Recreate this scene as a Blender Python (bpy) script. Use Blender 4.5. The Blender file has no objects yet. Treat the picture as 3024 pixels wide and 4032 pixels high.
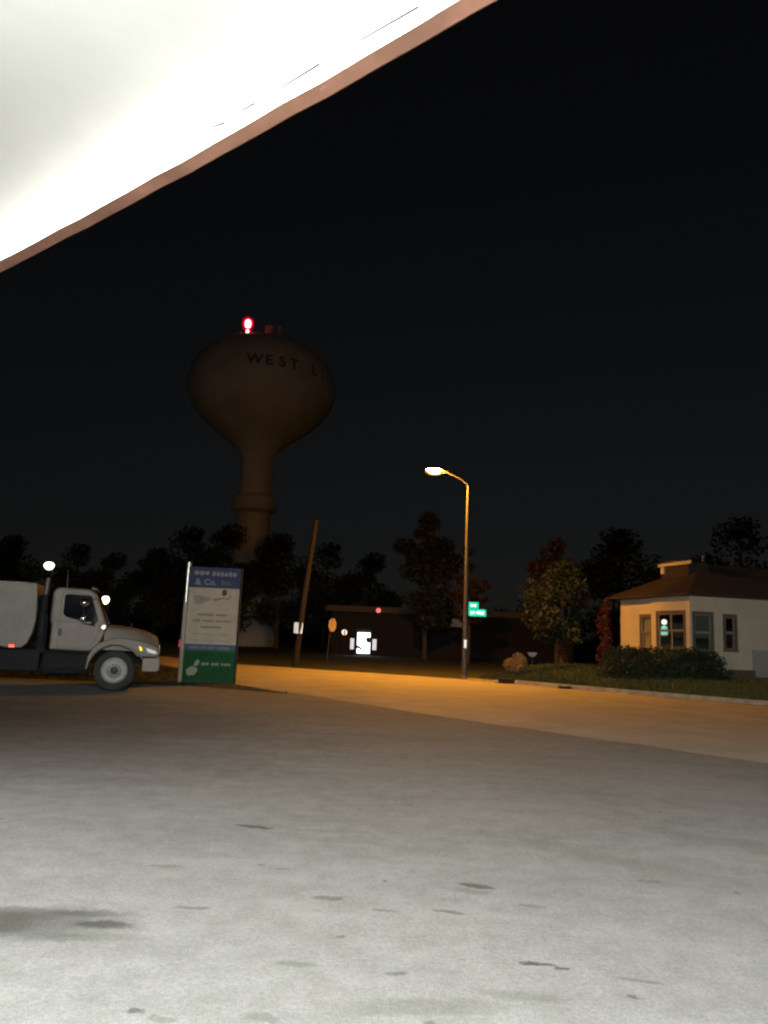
import bpy, bmesh, math, random
import numpy as np
from mathutils import Vector, Matrix
R = math.radians
sc = bpy.context.scene

# ------------------------------------------------------------------ camera
cam_d = bpy.data.cameras.new('camera')
cam = bpy.data.objects.new('camera', cam_d)
sc.collection.objects.link(cam)
sc.camera = cam
cam_d.sensor_fit = 'VERTICAL'
cam_d.sensor_height = 24.0
cam_d.lens = 24.0 * 770.0 / 1024.0
cam_d.clip_start = 0.05
cam_d.clip_end = 3000
PITCH, ROLL = R(9.0), R(2.3)
fw = Vector((0, math.cos(PITCH), math.sin(PITCH)))
up0 = Vector((0, -math.sin(PITCH), math.cos(PITCH)))
rt0 = Vector((1, 0, 0))
rt = rt0 * math.cos(ROLL) + up0 * math.sin(ROLL)
up = up0 * math.cos(ROLL) - rt0 * math.sin(ROLL)
m = Matrix((rt, up, -fw)).transposed().to_4x4()
m.translation = Vector((0, 0, 1.6))
cam.matrix_world = m

# ------------------------------------------------------------------ world: night sky
wd = bpy.data.worlds.new('World'); sc.world = wd; wd.use_nodes = True
wn = wd.node_tree
for n in list(wn.nodes): wn.nodes.remove(n)
wo = wn.nodes.new('ShaderNodeOutputWorld'); bg = wn.nodes.new('ShaderNodeBackground')
sky = wn.nodes.new('ShaderNodeTexSky'); sky.sky_type = 'NISHITA'; sky.sun_disc = False
sky.sun_elevation = R(14); sky.sun_rotation = R(200)
sky.air_density = 1.0; sky.dust_density = 0.6; sky.ozone_density = 1.0
hs = wn.nodes.new('ShaderNodeHueSaturation'); hs.inputs['Saturation'].default_value = 0.35
wn.links.new(sky.outputs[0], hs.inputs['Color']); wn.links.new(hs.outputs[0], bg.inputs[0])
bg.inputs[1].default_value = 0.0011
wn.links.new(bg.outputs[0], wo.inputs[0])
# added faint fill light from above and behind; moonless night
sd = bpy.data.lights.new('night_fill', 'SUN'); sd.energy = 0.004; sd.angle = R(0.5); sd.color = (1, 0.95, 0.88)
so = bpy.data.objects.new('night_fill', sd); sc.collection.objects.link(so)
so.rotation_euler = (R(76), 0, R(200 - 180))
# exposure
sc.view_settings.view_transform = 'Standard'; sc.view_settings.look = 'None'
sc.view_settings.exposure = 0.0; sc.view_settings.gamma = 1.0; sc.view_settings.use_curve_mapping = False
sc.cycles.max_bounces = 6; sc.cycles.diffuse_bounces = 3; sc.cycles.glossy_bounces = 3
sc.cycles.transmission_bounces = 4; sc.cycles.transparent_max_bounces = 6
sc.cycles.sample_clamp_indirect = 4.0
sc.cycles.caustics_reflective = False; sc.cycles.caustics_refractive = False
sc.cycles.pixel_filter_type = 'BLACKMAN_HARRIS'; sc.cycles.filter_width = 2.2
sc.cycles.use_denoising = True
CANOPY_EMIT, SODIUM_EMIT, COVE_EMIT = 435.0, 4300.0, 8.5

# ------------------------------------------------------------------ helpers
COL = sc.collection
MATS = {}
def mat(name, col, rough=0.7, metal=0.0, var=0.0, scale=6.0, bump=0.0, bscale=40.0, emit=None, estr=0.0, col2=None, spec=None, coat=0.0, detail=5.0):
    if name in MATS: return MATS[name]
    M = bpy.data.materials.new(name); M.use_nodes = True
    nt = M.node_tree; b = nt.nodes['Principled BSDF']
    b.inputs['Base Color'].default_value = (*col, 1); b.inputs['Roughness'].default_value = rough
    b.inputs['Metallic'].default_value = metal
    if spec is not None: b.inputs['Specular IOR Level'].default_value = spec
    if coat: b.inputs['Coat Weight'].default_value = coat; b.inputs['Coat Roughness'].default_value = 0.05
    if var or col2 or bump:
        tc = nt.nodes.new('ShaderNodeTexCoord')
    if var or col2:
        nz = nt.nodes.new('ShaderNodeTexNoise'); nz.inputs['Scale'].default_value = scale; nz.inputs['Detail'].default_value = detail
        nz.inputs['Roughness'].default_value = 0.62
        nt.links.new(tc.outputs['Object'], nz.inputs['Vector'])
        rp = nt.nodes.new('ShaderNodeValToRGB')
        c2 = col2 if col2 else tuple(c * (1 - var) for c in col)
        c1 = col if col2 else tuple(min(1, c * (1 + var * 0.5)) for c in col)
        rp.color_ramp.elements[0].position = 0.32; rp.color_ramp.elements[0].color = (*c2, 1)
        rp.color_ramp.elements[1].position = 0.68; rp.color_ramp.elements[1].color = (*c1, 1)
        nt.links.new(nz.outputs['Fac'], rp.inputs[0]); nt.links.new(rp.outputs[0], b.inputs['Base Color'])
    if bump:
        n2 = nt.nodes.new('ShaderNodeTexNoise'); n2.inputs['Scale'].default_value = bscale; n2.inputs['Detail'].default_value = 4
        nt.links.new(tc.outputs['Object'], n2.inputs['Vector'])
        bp = nt.nodes.new('ShaderNodeBump'); bp.inputs['Strength'].default_value = bump; bp.inputs['Distance'].default_value = 0.02
        nt.links.new(n2.outputs['Fac'], bp.inputs['Height']); nt.links.new(bp.outputs[0], b.inputs['Normal'])
    if emit:
        b.inputs['Emission Color'].default_value = (*emit, 1); b.inputs['Emission Strength'].default_value = estr
    MATS[name] = M
    return M

class MB:
    """collects shapes; build() links them as ONE mesh object"""
    def __init__(s): s.v = []; s.f = []
    def add(s, v, f):
        o = len(s.v); s.v += [tuple(p) for p in v]; s.f += [tuple(i + o for i in q) for q in f]; return s
    def box(s, a, b, rz=0, c=None):
        x0, y0, z0 = a; x1, y1, z1 = b
        v = [(x0,y0,z0),(x1,y0,z0),(x1,y1,z0),(x0,y1,z0),(x0,y0,z1),(x1,y0,z1),(x1,y1,z1),(x0,y1,z1)]
        return s.add(v, [(0,3,2,1),(4,5,6,7),(0,1,5,4),(1,2,6,5),(2,3,7,6),(3,0,4,7)])
    def prism(s, poly, a0, a1, axis='y', k0=1.0, k1=1.0):
        """poly of 2D points, swept along axis from a0 to a1 (ccw seen from -y for axis y)"""
        n = len(poly); cx = sum(p[0] for p in poly)/n; cy = sum(p[1] for p in poly)/n
        def P(p, a, k):
            u, w = cx + (p[0]-cx)*k, cy + (p[1]-cy)*k
            return {'y': (u, a, w), 'x': (a, u, w), 'z': (u, w, a)}[axis]
        v = [P(p, a0, k0) for p in poly] + [P(p, a1, k1) for p in poly]
        f = [tuple(range(n)), tuple(range(2*n-1, n-1, -1))]
        for i in range(n):
            j = (i+1) % n; f.append((i, n+i, n+j, j))
        return s.add(v, f)
    def tube(s, pts, r, n=10, cap=True):
        pts = [Vector(p) for p in pts]; rs = r if isinstance(r, (list, tuple)) else [r]*len(pts)
        rings = []
        for i, p in enumerate(pts):
            d = (pts[min(i+1, len(pts)-1)] - pts[max(i-1, 0)]).normalized()
            a = d.cross(Vector((0,0,1)) if abs(d.z) < 0.95 else Vector((1,0,0))).normalized(); b = d.cross(a)
            rings += [tuple(p + a*math.cos(2*math.pi*k/n)*rs[i] + b*math.sin(2*math.pi*k/n)*rs[i]) for k in range(n)]
        f = []
        for i in range(len(pts)-1):
            for k in range(n):
                j = (k+1) % n; f.append((i*n+k, i*n+j, (i+1)*n+j, (i+1)*n+k))
        if cap: f.append(tuple(range(n-1, -1, -1))); f.append(tuple(range((len(pts)-1)*n, len(pts)*n)))
        return s.add(rings, f)
    def lathe(s, prof, n=24, c=(0,0,0), axis='z'):
        v = []; 
        for (r, z) in prof:
            for k in range(n):
                t = 2*math.pi*k/n; x, y = r*math.cos(t), r*math.sin(t)
                v.append({'z': (c[0]+x, c[1]+y, c[2]+z), 'y': (c[0]+x, c[1]+z, c[2]+y), 'x': (c[0]+z, c[1]+x, c[2]+y)}[axis])
        f = []
        for i in range(len(prof)-1):
            for k in range(n):
                j = (k+1) % n; f.append((i*n+k, i*n+j, (i+1)*n+j, (i+1)*n+k))
        f.append(tuple(range(n-1, -1, -1))); f.append(tuple(range((len(prof)-1)*n, len(prof)*n)))
        return s.add(v, f)
    def build(s, name, M, parent=None, smooth=False, bevel=0.0, seg=2, loc=None):
        me = bpy.data.meshes.new(name); me.from_pydata(s.v, [], s.f)
        bm = bmesh.new(); bm.from_mesh(me); bmesh.ops.recalc_face_normals(bm, faces=bm.faces); bm.to_mesh(me); bm.free()
        me.materials.append(M)
        o = bpy.data.objects.new(name, me); COL.objects.link(o)
        if parent is not None: o.parent = parent
        if loc: o.location = loc
        if smooth:
            me.polygons.foreach_set('use_smooth', [True]*len(me.polygons))
            md = o.modifiers.new('edge_split', 'EDGE_SPLIT'); md.split_angle = R(35)
        if bevel:
            md = o.modifiers.new('bevel', 'BEVEL'); md.width = bevel; md.segments = seg; md.limit_method = 'ANGLE'; md.angle_limit = R(35)
        return o
def raw(name, v, f, M, parent=None):
    me = bpy.data.meshes.new(name); me.from_pydata(v, [], f); me.materials.append(M)
    o = bpy.data.objects.new(name, me); COL.objects.link(o)
    if parent is not None: o.parent = parent
    return o
def tag(o, label=None, cat=None, group=None, kind=None):
    if label: o['label'] = label
    if cat: o['category'] = cat
    if group: o['group'] = group
    if kind: o['kind'] = kind
    return o
def thing(name, label, cat, loc=(0,0,0), rz=0.0, group=None):
    o = bpy.data.objects.new(name, None); COL.objects.link(o); o.location = loc; o.rotation_euler = (0, 0, rz)
    o.empty_display_size = 0.3
    return tag(o, label, cat, group)
def box(a, b): return MB().box(a, b)
def text_mesh(txt, size, depth=0.0):
    cu = bpy.data.curves.new('t', 'FONT'); cu.body = txt; cu.size = size; cu.align_x = 'CENTER'; cu.align_y = 'CENTER'; cu.extrude = depth
    cu.resolution_u = 3; cu.offset = size*0.03
    o = bpy.data.objects.new('t', cu); COL.objects.link(o)
    dg = bpy.context.evaluated_depsgraph_get(); me = o.evaluated_get(dg).to_mesh()
    v = [tuple(p.co) for p in me.vertices]; f = [tuple(p.vertices) for p in me.polygons]
    o.evaluated_get(dg).to_mesh_clear(); bpy.data.objects.remove(o); bpy.data.curves.remove(cu)
    return v, f

# ------------------------------------------------------------------ materials
def ground_material():
    M = bpy.data.materials.new('worn_concrete'); M.use_nodes = True
    nt = M.node_tree; b = nt.nodes['Principled BSDF']; N = nt.nodes.new; L = nt.links.new
    b.inputs['Roughness'].default_value = 0.86; b.inputs['Specular IOR Level'].default_value = 0.25
    geo = N('ShaderNodeTexCoord'); pos = geo.outputs['Object']
    def noise(scale, det=6, rough=0.6, vec=pos):
        n = N('ShaderNodeTexNoise'); n.inputs['Scale'].default_value = scale; n.inputs['Detail'].default_value = det
        n.inputs['Roughness'].default_value = rough; L(vec, n.inputs['Vector']); return n
    def ramp(src, p0, p1, c0, c1):
        r = N('ShaderNodeValToRGB'); e = r.color_ramp.elements
        e[0].position, e[1].position = p0, p1; e[0].color = (*c0, 1); e[1].color = (*c1, 1); L(src, r.inputs[0]); return r.outputs[0]
    def mul(a, c, fac=1.0):
        x = N('ShaderNodeMix'); x.data_type = 'RGBA'; x.blend_type = 'MULTIPLY'; x.inputs[0].default_value = fac
        L(a, x.inputs[6]); L(c, x.inputs[7]); return x.outputs[2]
    base = ramp(noise(0.35, 4).outputs['Fac'], 0.3, 0.7, (0.275, 0.276, 0.270), (0.325, 0.326, 0.320))
    mp = N('ShaderNodeMapping'); mp.inputs['Rotation'].default_value = (0, 0, R(39)); mp.inputs['Scale'].default_value = (0.5, 2.2, 1); L(pos, mp.inputs[0])
    c = mul(base, ramp(noise(0.8, 8, 0.68, mp.outputs[0]).outputs['Fac'], 0.30, 0.66, (0.86, 0.86, 0.86), (1.04, 1.04, 1.04)))
    c = mul(c, ramp(noise(4.0, 10, 0.78).outputs['Fac'], 0.36, 0.60, (0.82, 0.82, 0.81), (1.05, 1.05, 1.05)))
    c = mul(c, ramp(noise(38, 6, 0.75).outputs['Fac'], 0.30, 0.66, (0.72, 0.72, 0.71), (1.10, 1.10, 1.10)))
    c = mul(c, ramp(noise(140, 3, 0.7).outputs['Fac'], 0.32, 0.68, (0.62, 0.62, 0.61), (1.14, 1.14, 1.14)))
    # fading canopy light painted into the colour: darker far-left slab
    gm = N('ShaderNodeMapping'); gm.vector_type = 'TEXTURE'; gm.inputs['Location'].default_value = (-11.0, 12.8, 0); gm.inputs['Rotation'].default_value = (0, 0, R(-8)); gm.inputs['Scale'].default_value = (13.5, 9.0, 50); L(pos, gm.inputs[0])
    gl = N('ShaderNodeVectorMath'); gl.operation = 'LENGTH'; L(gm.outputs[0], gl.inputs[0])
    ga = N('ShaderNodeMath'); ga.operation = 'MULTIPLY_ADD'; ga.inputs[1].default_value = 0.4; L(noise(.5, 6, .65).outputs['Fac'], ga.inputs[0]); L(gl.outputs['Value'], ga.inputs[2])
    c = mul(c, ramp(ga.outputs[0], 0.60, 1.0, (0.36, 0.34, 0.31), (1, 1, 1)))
    # scattered small spots
    vo = N('ShaderNodeTexVoronoi'); vo.inputs['Scale'].default_value = 3.1; vo.inputs['Randomness'].default_value = 1.0
    wv = N('ShaderNodeVectorMath'); wv.operation = 'ADD'
    nn = noise(6, 3); sb = N('ShaderNodeVectorMath'); sb.operation = 'SCALE'; sb.inputs['Scale'].default_value = 0.09
    L(nn.outputs['Color'], sb.inputs[0]); L(pos, wv.inputs[0]); L(sb.outputs[0], wv.inputs[1]); L(wv.outputs[0], vo.inputs['Vector'])
    spots = ramp(vo.outputs['Distance'], 0.045, 0.10, (0.55, 0.54, 0.51), (1, 1, 1))
    gate = ramp(noise(0.9, 2).outputs['Fac'], 0.42, 0.54, (0, 0, 0), (1, 1, 1))
    x = N('ShaderNodeMix'); x.data_type = 'RGBA'; x.blend_type = 'MULTIPLY'; L(gate, x.inputs[0]); L(c, x.inputs[6]); L(spots, x.inputs[7]); c = x.outputs[2]
    # distinct oil stains and tar spots: (x, y, half length, half width, angle, darkness)
    stains = [(-0.95,6.63,.20,.055,-10,.40),(0.69,5.34,.155,.05,-14,.42),(0.67,5.22,.14,.05,-10,.8),(0.48,4.84,.105,.035,-10,.55),(0.86,4.15,.105,.028,-6,.28),(0.97,4.11,.06,.022,-6,.34),
              (-0.96,3.52,.05,.035,-5,.42),(-0.83,3.46,.07,.03,0,.75),(-1.85,4.42,.70,.26,2,.50),(-1.42,4.44,.18,.07,-4,.45),(-1.55,4.60,.30,.06,3,.62),(-1.85,4.58,.45,.12,5,.7),(-1.50,4.26,.45,.08,3,.7),(-1.95,4.40,.3,.16,0,.72),(0.30,3.66,.5,.10,8,.78),(0.72,3.80,.28,.06,-8,.80),(-0.42,3.50,.12,.05,0,.7),
              (0.10,4.83,.1,.03,0,.7),(1.33,4.0,.13,.025,-6,.62),(1.23,3.85,.05,.025,-10,.5),(1.63,3.56,.05,.03,-10,.55),(-0.25,5.0,.12,.04,0,.6),(1.0,5.0,.12,.04,-12,.72),(1.7,6.2,1.2,.25,-35,.88),(3.4,6.4,1.6,.3,-38,.86),
              (-0.35,4.05,.13,.045,0,.72),(-1.0,4.75,.13,.03,0,.65),(-1.35,5.5,.16,.03,0,.75),(-0.6,5.55,.06,.03,0,.6),(-0.75,5.6,.05,.03,0,.6),(1.9,5.6,.12,.04,0,.75),(-0.3,6.6,.4,.05,0,.85),(0.15,3.98,.08,.03,0,.6)]
    wn3 = noise(7, 5, 0.65); w2 = N('ShaderNodeVectorMath'); w2.operation = 'SUBTRACT'; L(wn3.outputs['Color'], w2.inputs[0]); w2.inputs[1].default_value = (.5,.5,.5)
    w3 = N('ShaderNodeVectorMath'); w3.operation = 'MULTIPLY'; L(w2.outputs[0], w3.inputs[0]); w3.inputs[1].default_value = (.22, .15, 0)
    w4 = N('ShaderNodeVectorMath'); w4.operation = 'ADD'; L(pos, w4.inputs[0]); L(w3.outputs[0], w4.inputs[1])
    for (sx, sy, la, lb, an, dk) in stains:
        mp = N('ShaderNodeMapping'); mp.vector_type = 'TEXTURE'
        mp.inputs['Location'].default_value = (sx, sy, 0); mp.inputs['Rotation'].default_value = (0, 0, R(an)); mp.inputs['Scale'].default_value = (la, lb, 50)
        L(w4.outputs[0], mp.inputs[0])
        ln = N('ShaderNodeVectorMath'); ln.operation = 'LENGTH'; L(mp.outputs[0], ln.inputs[0])
        c = mul(c, ramp(ln.outputs['Value'], 0.45 if la > .25 else .6, 1.0, (dk, dk, dk*.97), (1, 1, 1)))
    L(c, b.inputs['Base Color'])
    bp = N('ShaderNodeBump'); bp.inputs['Strength'].default_value = 0.35; bp.inputs['Distance'].default_value = 0.01
    L(noise(30, 6, 0.7).outputs['Fac'], bp.inputs['Height']); L(bp.outputs[0], b.inputs['Normal'])
    return M
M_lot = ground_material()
M_road = mat('road_concrete', (0.46, 0.42, 0.36), 0.8, col2=(0.35, 0.32, 0.27), scale=0.9, bump=0.3, bscale=25, detail=9)
M_soil = mat('dark_turf', (0.035, 0.045, 0.02), 0.95, col2=(0.05, 0.04, 0.022), scale=1.2, bump=0.6, bscale=12)
M_grass = mat('grass', (0.07, 0.095, 0.028), 0.8, col2=(0.045, 0.06, 0.02), scale=2.0)
M_lawn = mat('lawn_soil', (0.055, 0.07, 0.022), 0.95, col2=(0.045, 0.045, 0.02), scale=2.5, bump=0.7, bscale=30)
M_kerb = mat('kerb_concrete', (0.36, 0.335, 0.28), 0.9, var=0.4, scale=3, bump=0.2)
M_line = mat('worn_paint', (0.72, 0.69, 0.60), 0.7, col2=(0.42, 0.39, 0.33), scale=5)
M_deck = mat('canopy_white', (0.90, 0.893, 0.86), 0.6, var=0.05, scale=1.2)
M_fascia = mat('canopy_brown_trim', (0.205, 0.098, 0.064), 0.65, var=0.35, scale=2.2)
M_dark = mat('dark_metal', (0.03, 0.03, 0.032), 0.5, 0.4)
M_black = mat('rubber', (0.018, 0.018, 0.018), 0.8, bump=0.1)
M_chassis = mat('chassis_black', (0.016, 0.017, 0.018), 0.85, var=0.3, spec=.2)
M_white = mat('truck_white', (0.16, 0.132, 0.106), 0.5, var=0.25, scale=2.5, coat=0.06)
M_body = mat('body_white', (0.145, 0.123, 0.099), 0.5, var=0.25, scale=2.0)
M_rim = mat('rim_grey', (0.23, 0.215, 0.20), 0.45, 0.1, var=0.2, scale=9)
M_glassdark = mat('cab_glass', (0.006, 0.007, 0.01), 0.05, 0.0, spec=0.3)
M_chrome = mat('chrome', (0.8, 0.8, 0.8), 0.16, 1.0)
M_steel = mat('galvanised_steel', (0.125, 0.12, 0.112), 0.55, 0.4, var=0.2, scale=8)
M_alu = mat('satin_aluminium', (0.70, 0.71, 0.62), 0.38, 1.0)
M_headl = mat('headlight_glass', (0.7, 0.7, 0.72), 0.08, 0.8)
M_amber = mat('amber_lens', (1.0, 0.62, 0.02), 0.32, 0.85, emit=(1.0, 0.68, 0.03), estr=0.45)  # faint glow added to the light this lens reflects
M_marker = mat('marker_lens', (0.12, 0.05, 0.01), 0.4)
M_redlens = mat('red_lens', (0.9, 0.12, 0.08), 0.3, 0.6, emit=(1.0, 0.16, 0.10), estr=0.5)  # weak emission added on top of the reflected light
M_retro_w = mat('reflective_white', (0.9, 0.9, 0.88), 0.40, 1.0)
M_retro_g = mat('reflective_green', (0.01, 0.42, 0.25), 0.36, 1.0)
M_tank = mat('tank_paint', (0.56, 0.535, 0.49), 0.6, var=0.22, scale=0.3)
M_letter = mat('tank_lettering', (0.13, 0.125, 0.13), 0.7, var=.4, scale=1.2)
M_bark = mat('bark', (0.10, 0.075, 0.055), 0.9, var=0.4, scale=9, bump=0.6, bscale=18)
M_pole = mat('weathered_wood', (0.026, 0.021, 0.018), 0.95, var=0.35, scale=6, bump=0.3)
M_wall = mat('stucco_cream', (0.68, 0.59, 0.45), 0.85, var=0.10, scale=1.4, bump=0.15, bscale=60)
M_trim = mat('window_trim', (0.17, 0.13, 0.10), 0.6, var=0.2, scale=5)
M_sash = mat('sash_paint', (0.30, 0.25, 0.20), 0.6, var=0.1)
M_roof = mat('asphalt_shingle', (0.050, 0.034, 0.028), 0.9, var=0.35, scale=5, bump=0.5, bscale=22)
M_fnd = mat('foundation_brick', (0.16, 0.10, 0.08), 0.9, var=0.3, scale=6)
M_cream = mat('cream_trim', (0.72, 0.64, 0.42), 0.6, var=0.08)
M_curtain = mat('curtain', (0.62, 0.55, 0.42), 0.9, var=0.12, scale=5)
M_blind = mat('grey_blind', (0.22, 0.22, 0.21), 0.8, var=0.15)
def glass_mat():
    M = bpy.data.materials.new('window_glass'); M.use_nodes = True; nt = M.node_tree
    for n in list(nt.nodes): nt.nodes.remove(n)
    o = nt.nodes.new('ShaderNodeOutputMaterial'); mx = nt.nodes.new('ShaderNodeMixShader'); t = nt.nodes.new('ShaderNodeBsdfTransparent'); g = nt.nodes.new('ShaderNodeBsdfGlossy')
    g.inputs['Roughness'].default_value = 0.03; t.inputs[0].default_value = (.85, .88, .86, 1); lw = nt.nodes.new('ShaderNodeLayerWeight'); pw = nt.nodes.new('ShaderNodeMath'); pw.operation = 'POWER'; pw.inputs[1].default_value = 4.0; nt.links.new(lw.outputs['Facing'], pw.inputs[0]); fr = nt.nodes.new('ShaderNodeMath'); fr.operation = 'MULTIPLY_ADD'; fr.inputs[1].default_value = .8; fr.inputs[2].default_value = .045; nt.links.new(pw.outputs[0], fr.inputs[0])
    nt.links.new(fr.outputs[0], mx.inputs[0]); nt.links.new(t.outputs[0], mx.inputs[1]); nt.links.new(g.outputs[0], mx.inputs[2]); nt.links.new(mx.outputs[0], o.inputs[0])
    return M
M_glass = glass_mat()
def emit_mat(name, col, s):
    M = bpy.data.materials.new(name); M.use_nodes = True; nt = M.node_tree; b = nt.nodes['Principled BSDF']
    b.inputs['Base Color'].default_value = (*[min(1, c) for c in col], 1); b.inputs['Emission Color'].default_value = (*col, 1); b.inputs['Emission Strength'].default_value = s
    return M
M_canlens = emit_mat('canopy_lens', (0.975, 1.0, 0.955), CANOPY_EMIT)
M_sodium = emit_mat('sodium_lens', (1.0, 0.40, 0.035), SODIUM_EMIT)
M_cove = emit_mat('cove_tube', (0.98, 1.0, 0.97), COVE_EMIT)
M_beacon = emit_mat('beacon_lens', (1.0, 0.12, 0.14), 40.0)
def globe_mat():  # see-through red emission that paints the glow rim of the beacon
    M = bpy.data.materials.new('red_globe_glow'); M.use_nodes = True; nt = M.node_tree
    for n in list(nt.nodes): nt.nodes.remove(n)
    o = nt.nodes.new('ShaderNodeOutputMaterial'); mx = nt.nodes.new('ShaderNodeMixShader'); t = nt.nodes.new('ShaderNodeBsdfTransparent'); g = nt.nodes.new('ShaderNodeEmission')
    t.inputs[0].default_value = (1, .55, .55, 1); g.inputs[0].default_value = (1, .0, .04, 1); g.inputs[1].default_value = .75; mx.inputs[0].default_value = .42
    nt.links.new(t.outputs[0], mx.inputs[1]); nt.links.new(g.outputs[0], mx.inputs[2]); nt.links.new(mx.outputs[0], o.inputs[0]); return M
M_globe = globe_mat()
def bowl_mat():  # weak orange emission painting a bright fringe round the sodium lens
    M = bpy.data.materials.new('refractor_glow'); M.use_nodes = True; nt = M.node_tree
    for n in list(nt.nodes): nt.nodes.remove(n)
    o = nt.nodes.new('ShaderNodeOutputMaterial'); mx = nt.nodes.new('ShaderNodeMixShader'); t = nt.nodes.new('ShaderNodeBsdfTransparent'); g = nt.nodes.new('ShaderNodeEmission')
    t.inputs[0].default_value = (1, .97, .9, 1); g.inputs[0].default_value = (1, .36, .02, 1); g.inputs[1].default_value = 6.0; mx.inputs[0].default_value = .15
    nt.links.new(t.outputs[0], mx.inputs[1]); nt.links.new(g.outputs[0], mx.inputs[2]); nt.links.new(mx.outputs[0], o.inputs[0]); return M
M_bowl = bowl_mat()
M_farlamp = emit_mat('far_lamp_lens', (1.0, 0.80, 0.50), 5.0)
M_doorlit = emit_mat('lit_door_glass', (0.90, 1.0, 1.0), 3.0)
M_sidelit = emit_mat('lit_sidelight_glass', (0.86, 0.84, 0.90), 0.75)
M_redlamp = emit_mat('red_lamp', (1.0, 0.22, 0.22), 0.9)
M_walllamp = emit_mat('wall_lamp', (0.85, 0.86, 0.70), 0.55)
M_tv = emit_mat('indoor_glow', (0.38, 0.9, 0.78), 0.8)
M_tv2 = emit_mat('indoor_bulb', (1.0, 0.95, 0.85), 1.6)

# ------------------------------------------------------------------ setting: ground, lot, road, verge
def sheet(name, poly, z, M, kind='structure', label=None, cat=None):
    o = raw(name, [(x, y, z) for x, y in poly], [tuple(range(len(poly)))], M); return tag(o, label, cat, kind=kind)
sheet('ground', [(-900,-300),(900,-300),(900,1500),(-900,1500)], -0.06, M_soil, label='dark turf ground beyond the road', cat='ground')
near = [(-40,72),(-22,50),(-12,37.5),(-7.6,30.2),(-4.0,22.6),(1.67,15.6),(5.8,11.0),(12,4.0),(24,-9.6),(40,-28)]
_n = []
_rg = random.Random(8)
for (a, b) in zip(near, near[1:]):
    k = max(1, int((Vector(b)-Vector(a)).length/0.7))
    for q in range(k):
        p = Vector(a).lerp(Vector(b), q/k); w_ = .09 if q else 0; _n.append((p.x+_rg.uniform(-w_, w_), p.y+_rg.uniform(-w_, w_)))
near = _n + [near[-1]]
far = [(58,-26),(40,-6),(24,9.6),(17,16.9),(11.2,22.7),(8.5,25.0),(6.3,27.2),(4.9,28.6),(3.6,29.9),(2.0,31.0),(-2,33.1),(-6.2,35.2),(-14,44),(-28,60),(-42,80)]
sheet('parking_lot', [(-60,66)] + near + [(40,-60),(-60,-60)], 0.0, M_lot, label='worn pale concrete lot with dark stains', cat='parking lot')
sheet('road', near + far, 0.004, M_road, label='road lit orange by the street lamp', cat='road')
# verge around the pylon sign; left stretch added to darken behind the truck
vp = [(-40,71),(-40,22.5),(-14,21.9),(-6.6,21.6),(-4.6,21.2),(-2.2,20.0),(-4.1,22.6),(-7.7,30.2),(-12.1,37.5),(-22,50)]
sheet('grass_verge', vp, 0.010, M_soil, label='dark grass strip under the pylon sign, with added dark stretch behind the truck', cat='verge')
# lane line, worn
def strip(name, a, b, w, z, M, label):
    a, b = Vector((*a, 0)), Vector((*b, 0)); n = (b-a).normalized().cross(Vector((0,0,1)))*w/2
    o = raw(name, [(*(a+n).xy, z), (*(b+n).xy, z), (*(b-n).xy, z), (*(a-n).xy, z)], [(0,1,2,3)], M); return tag(o, label, 'road marking', kind='structure')
strip('lane_marking', (5.9,21.9), (10.2,16.2), 0.16, 0.008, M_line, 'worn pale lane line on the orange-lit road')
# kerb
kp = [(3.75,29.75),(4.9,28.6),(6.3,27.2),(8.5,25.0),(11.2,22.7),(17,16.9),(24,9.6)]
kb = MB(); V = []; 
for i, (x, y) in enumerate(kp):
    a = Vector(kp[max(i-1,0)]); b = Vector(kp[min(i+1,len(kp)-1)]); d = (b-a).normalized(); n = Vector((-d.y, d.x))
    if n.y < 0: n = -n
    h = 0.13 if i else 0.02
    for (o, z) in ((-0.45, 0.006), (0.0, 0.012), (0.03, h), (0.17, h+0.005), (0.17, -0.05)):
        V.append((x+n.x*o, y+n.y*o, z))
F = []
for i in range(len(kp)-1):
    for k in range(4): F.append((i*5+k, i*5+k+1, (i+1)*5+k+1, (i+1)*5+k))
tag(raw('kerb', V, F, M_kerb), 'pale concrete kerb and gutter along the lawn', 'kerb', kind='structure')
apron = [(3.35,30.25),(3.85,29.75),(4.95,28.75),(5.05,29.0),(4.5,30.1),(3.6,30.9)]
sheet('pavement_ramp', apron, 0.02, M_kerb, label='pale concrete corner ramp at the lamp post foot', cat='pavement')
# lawn: a mound rising behind the kerb
def lawn_h(x, y):
    best = 1e9
    for i in range(len(kp)-1):
        a = Vector(kp[i]); b = Vector(kp[i+1]); d = b-a; t = max(0, min(1, (Vector((x,y))-a).dot(d)/d.length_squared)); best = min(best, (a+d*t-Vector((x,y))).length)
    s = min(1, best/5.0); s = s*s*(3-2*s)
    return 0.12 + 0.30*s + 0.24*math.exp(-((x-8.3)**2+(y-31.5)**2)/7.0)*s
LV, LF = [], []; NI, NJ = 90, 44
for i in range(NI):
    t = i/(NI-1); seg = t*(len(kp)-1); k = min(int(seg), len(kp)-2); q = seg-k
    a = Vector(kp[k]).lerp(Vector(kp[k+1]), q); d = (Vector(kp[k+1])-Vector(kp[k])).normalized(); n = Vector((-d.y, d.x)); n = n if n.y > 0 else -n
    n = n.lerp(Vector((0.62, 0.78)), 0.8).normalized()
    for j in range(NJ):
        p = a + n*(0.16 + (j/(NJ-1))**1.4*14)
        LV.append((p.x, p.y, lawn_h(p.x, p.y) + (random.Random(i*100+j).uniform(-.012,.012) if j else 0)))
for i in range(NI-1):
    for j in range(NJ-1): LF.append((i*NJ+j, i*NJ+j+1, (i+1)*NJ+j+1, (i+1)*NJ+j))
lawn = tag(raw('lawn', LV, LF, M_lawn), 'raised lawn in front of the house', 'lawn', kind='structure')
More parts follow.
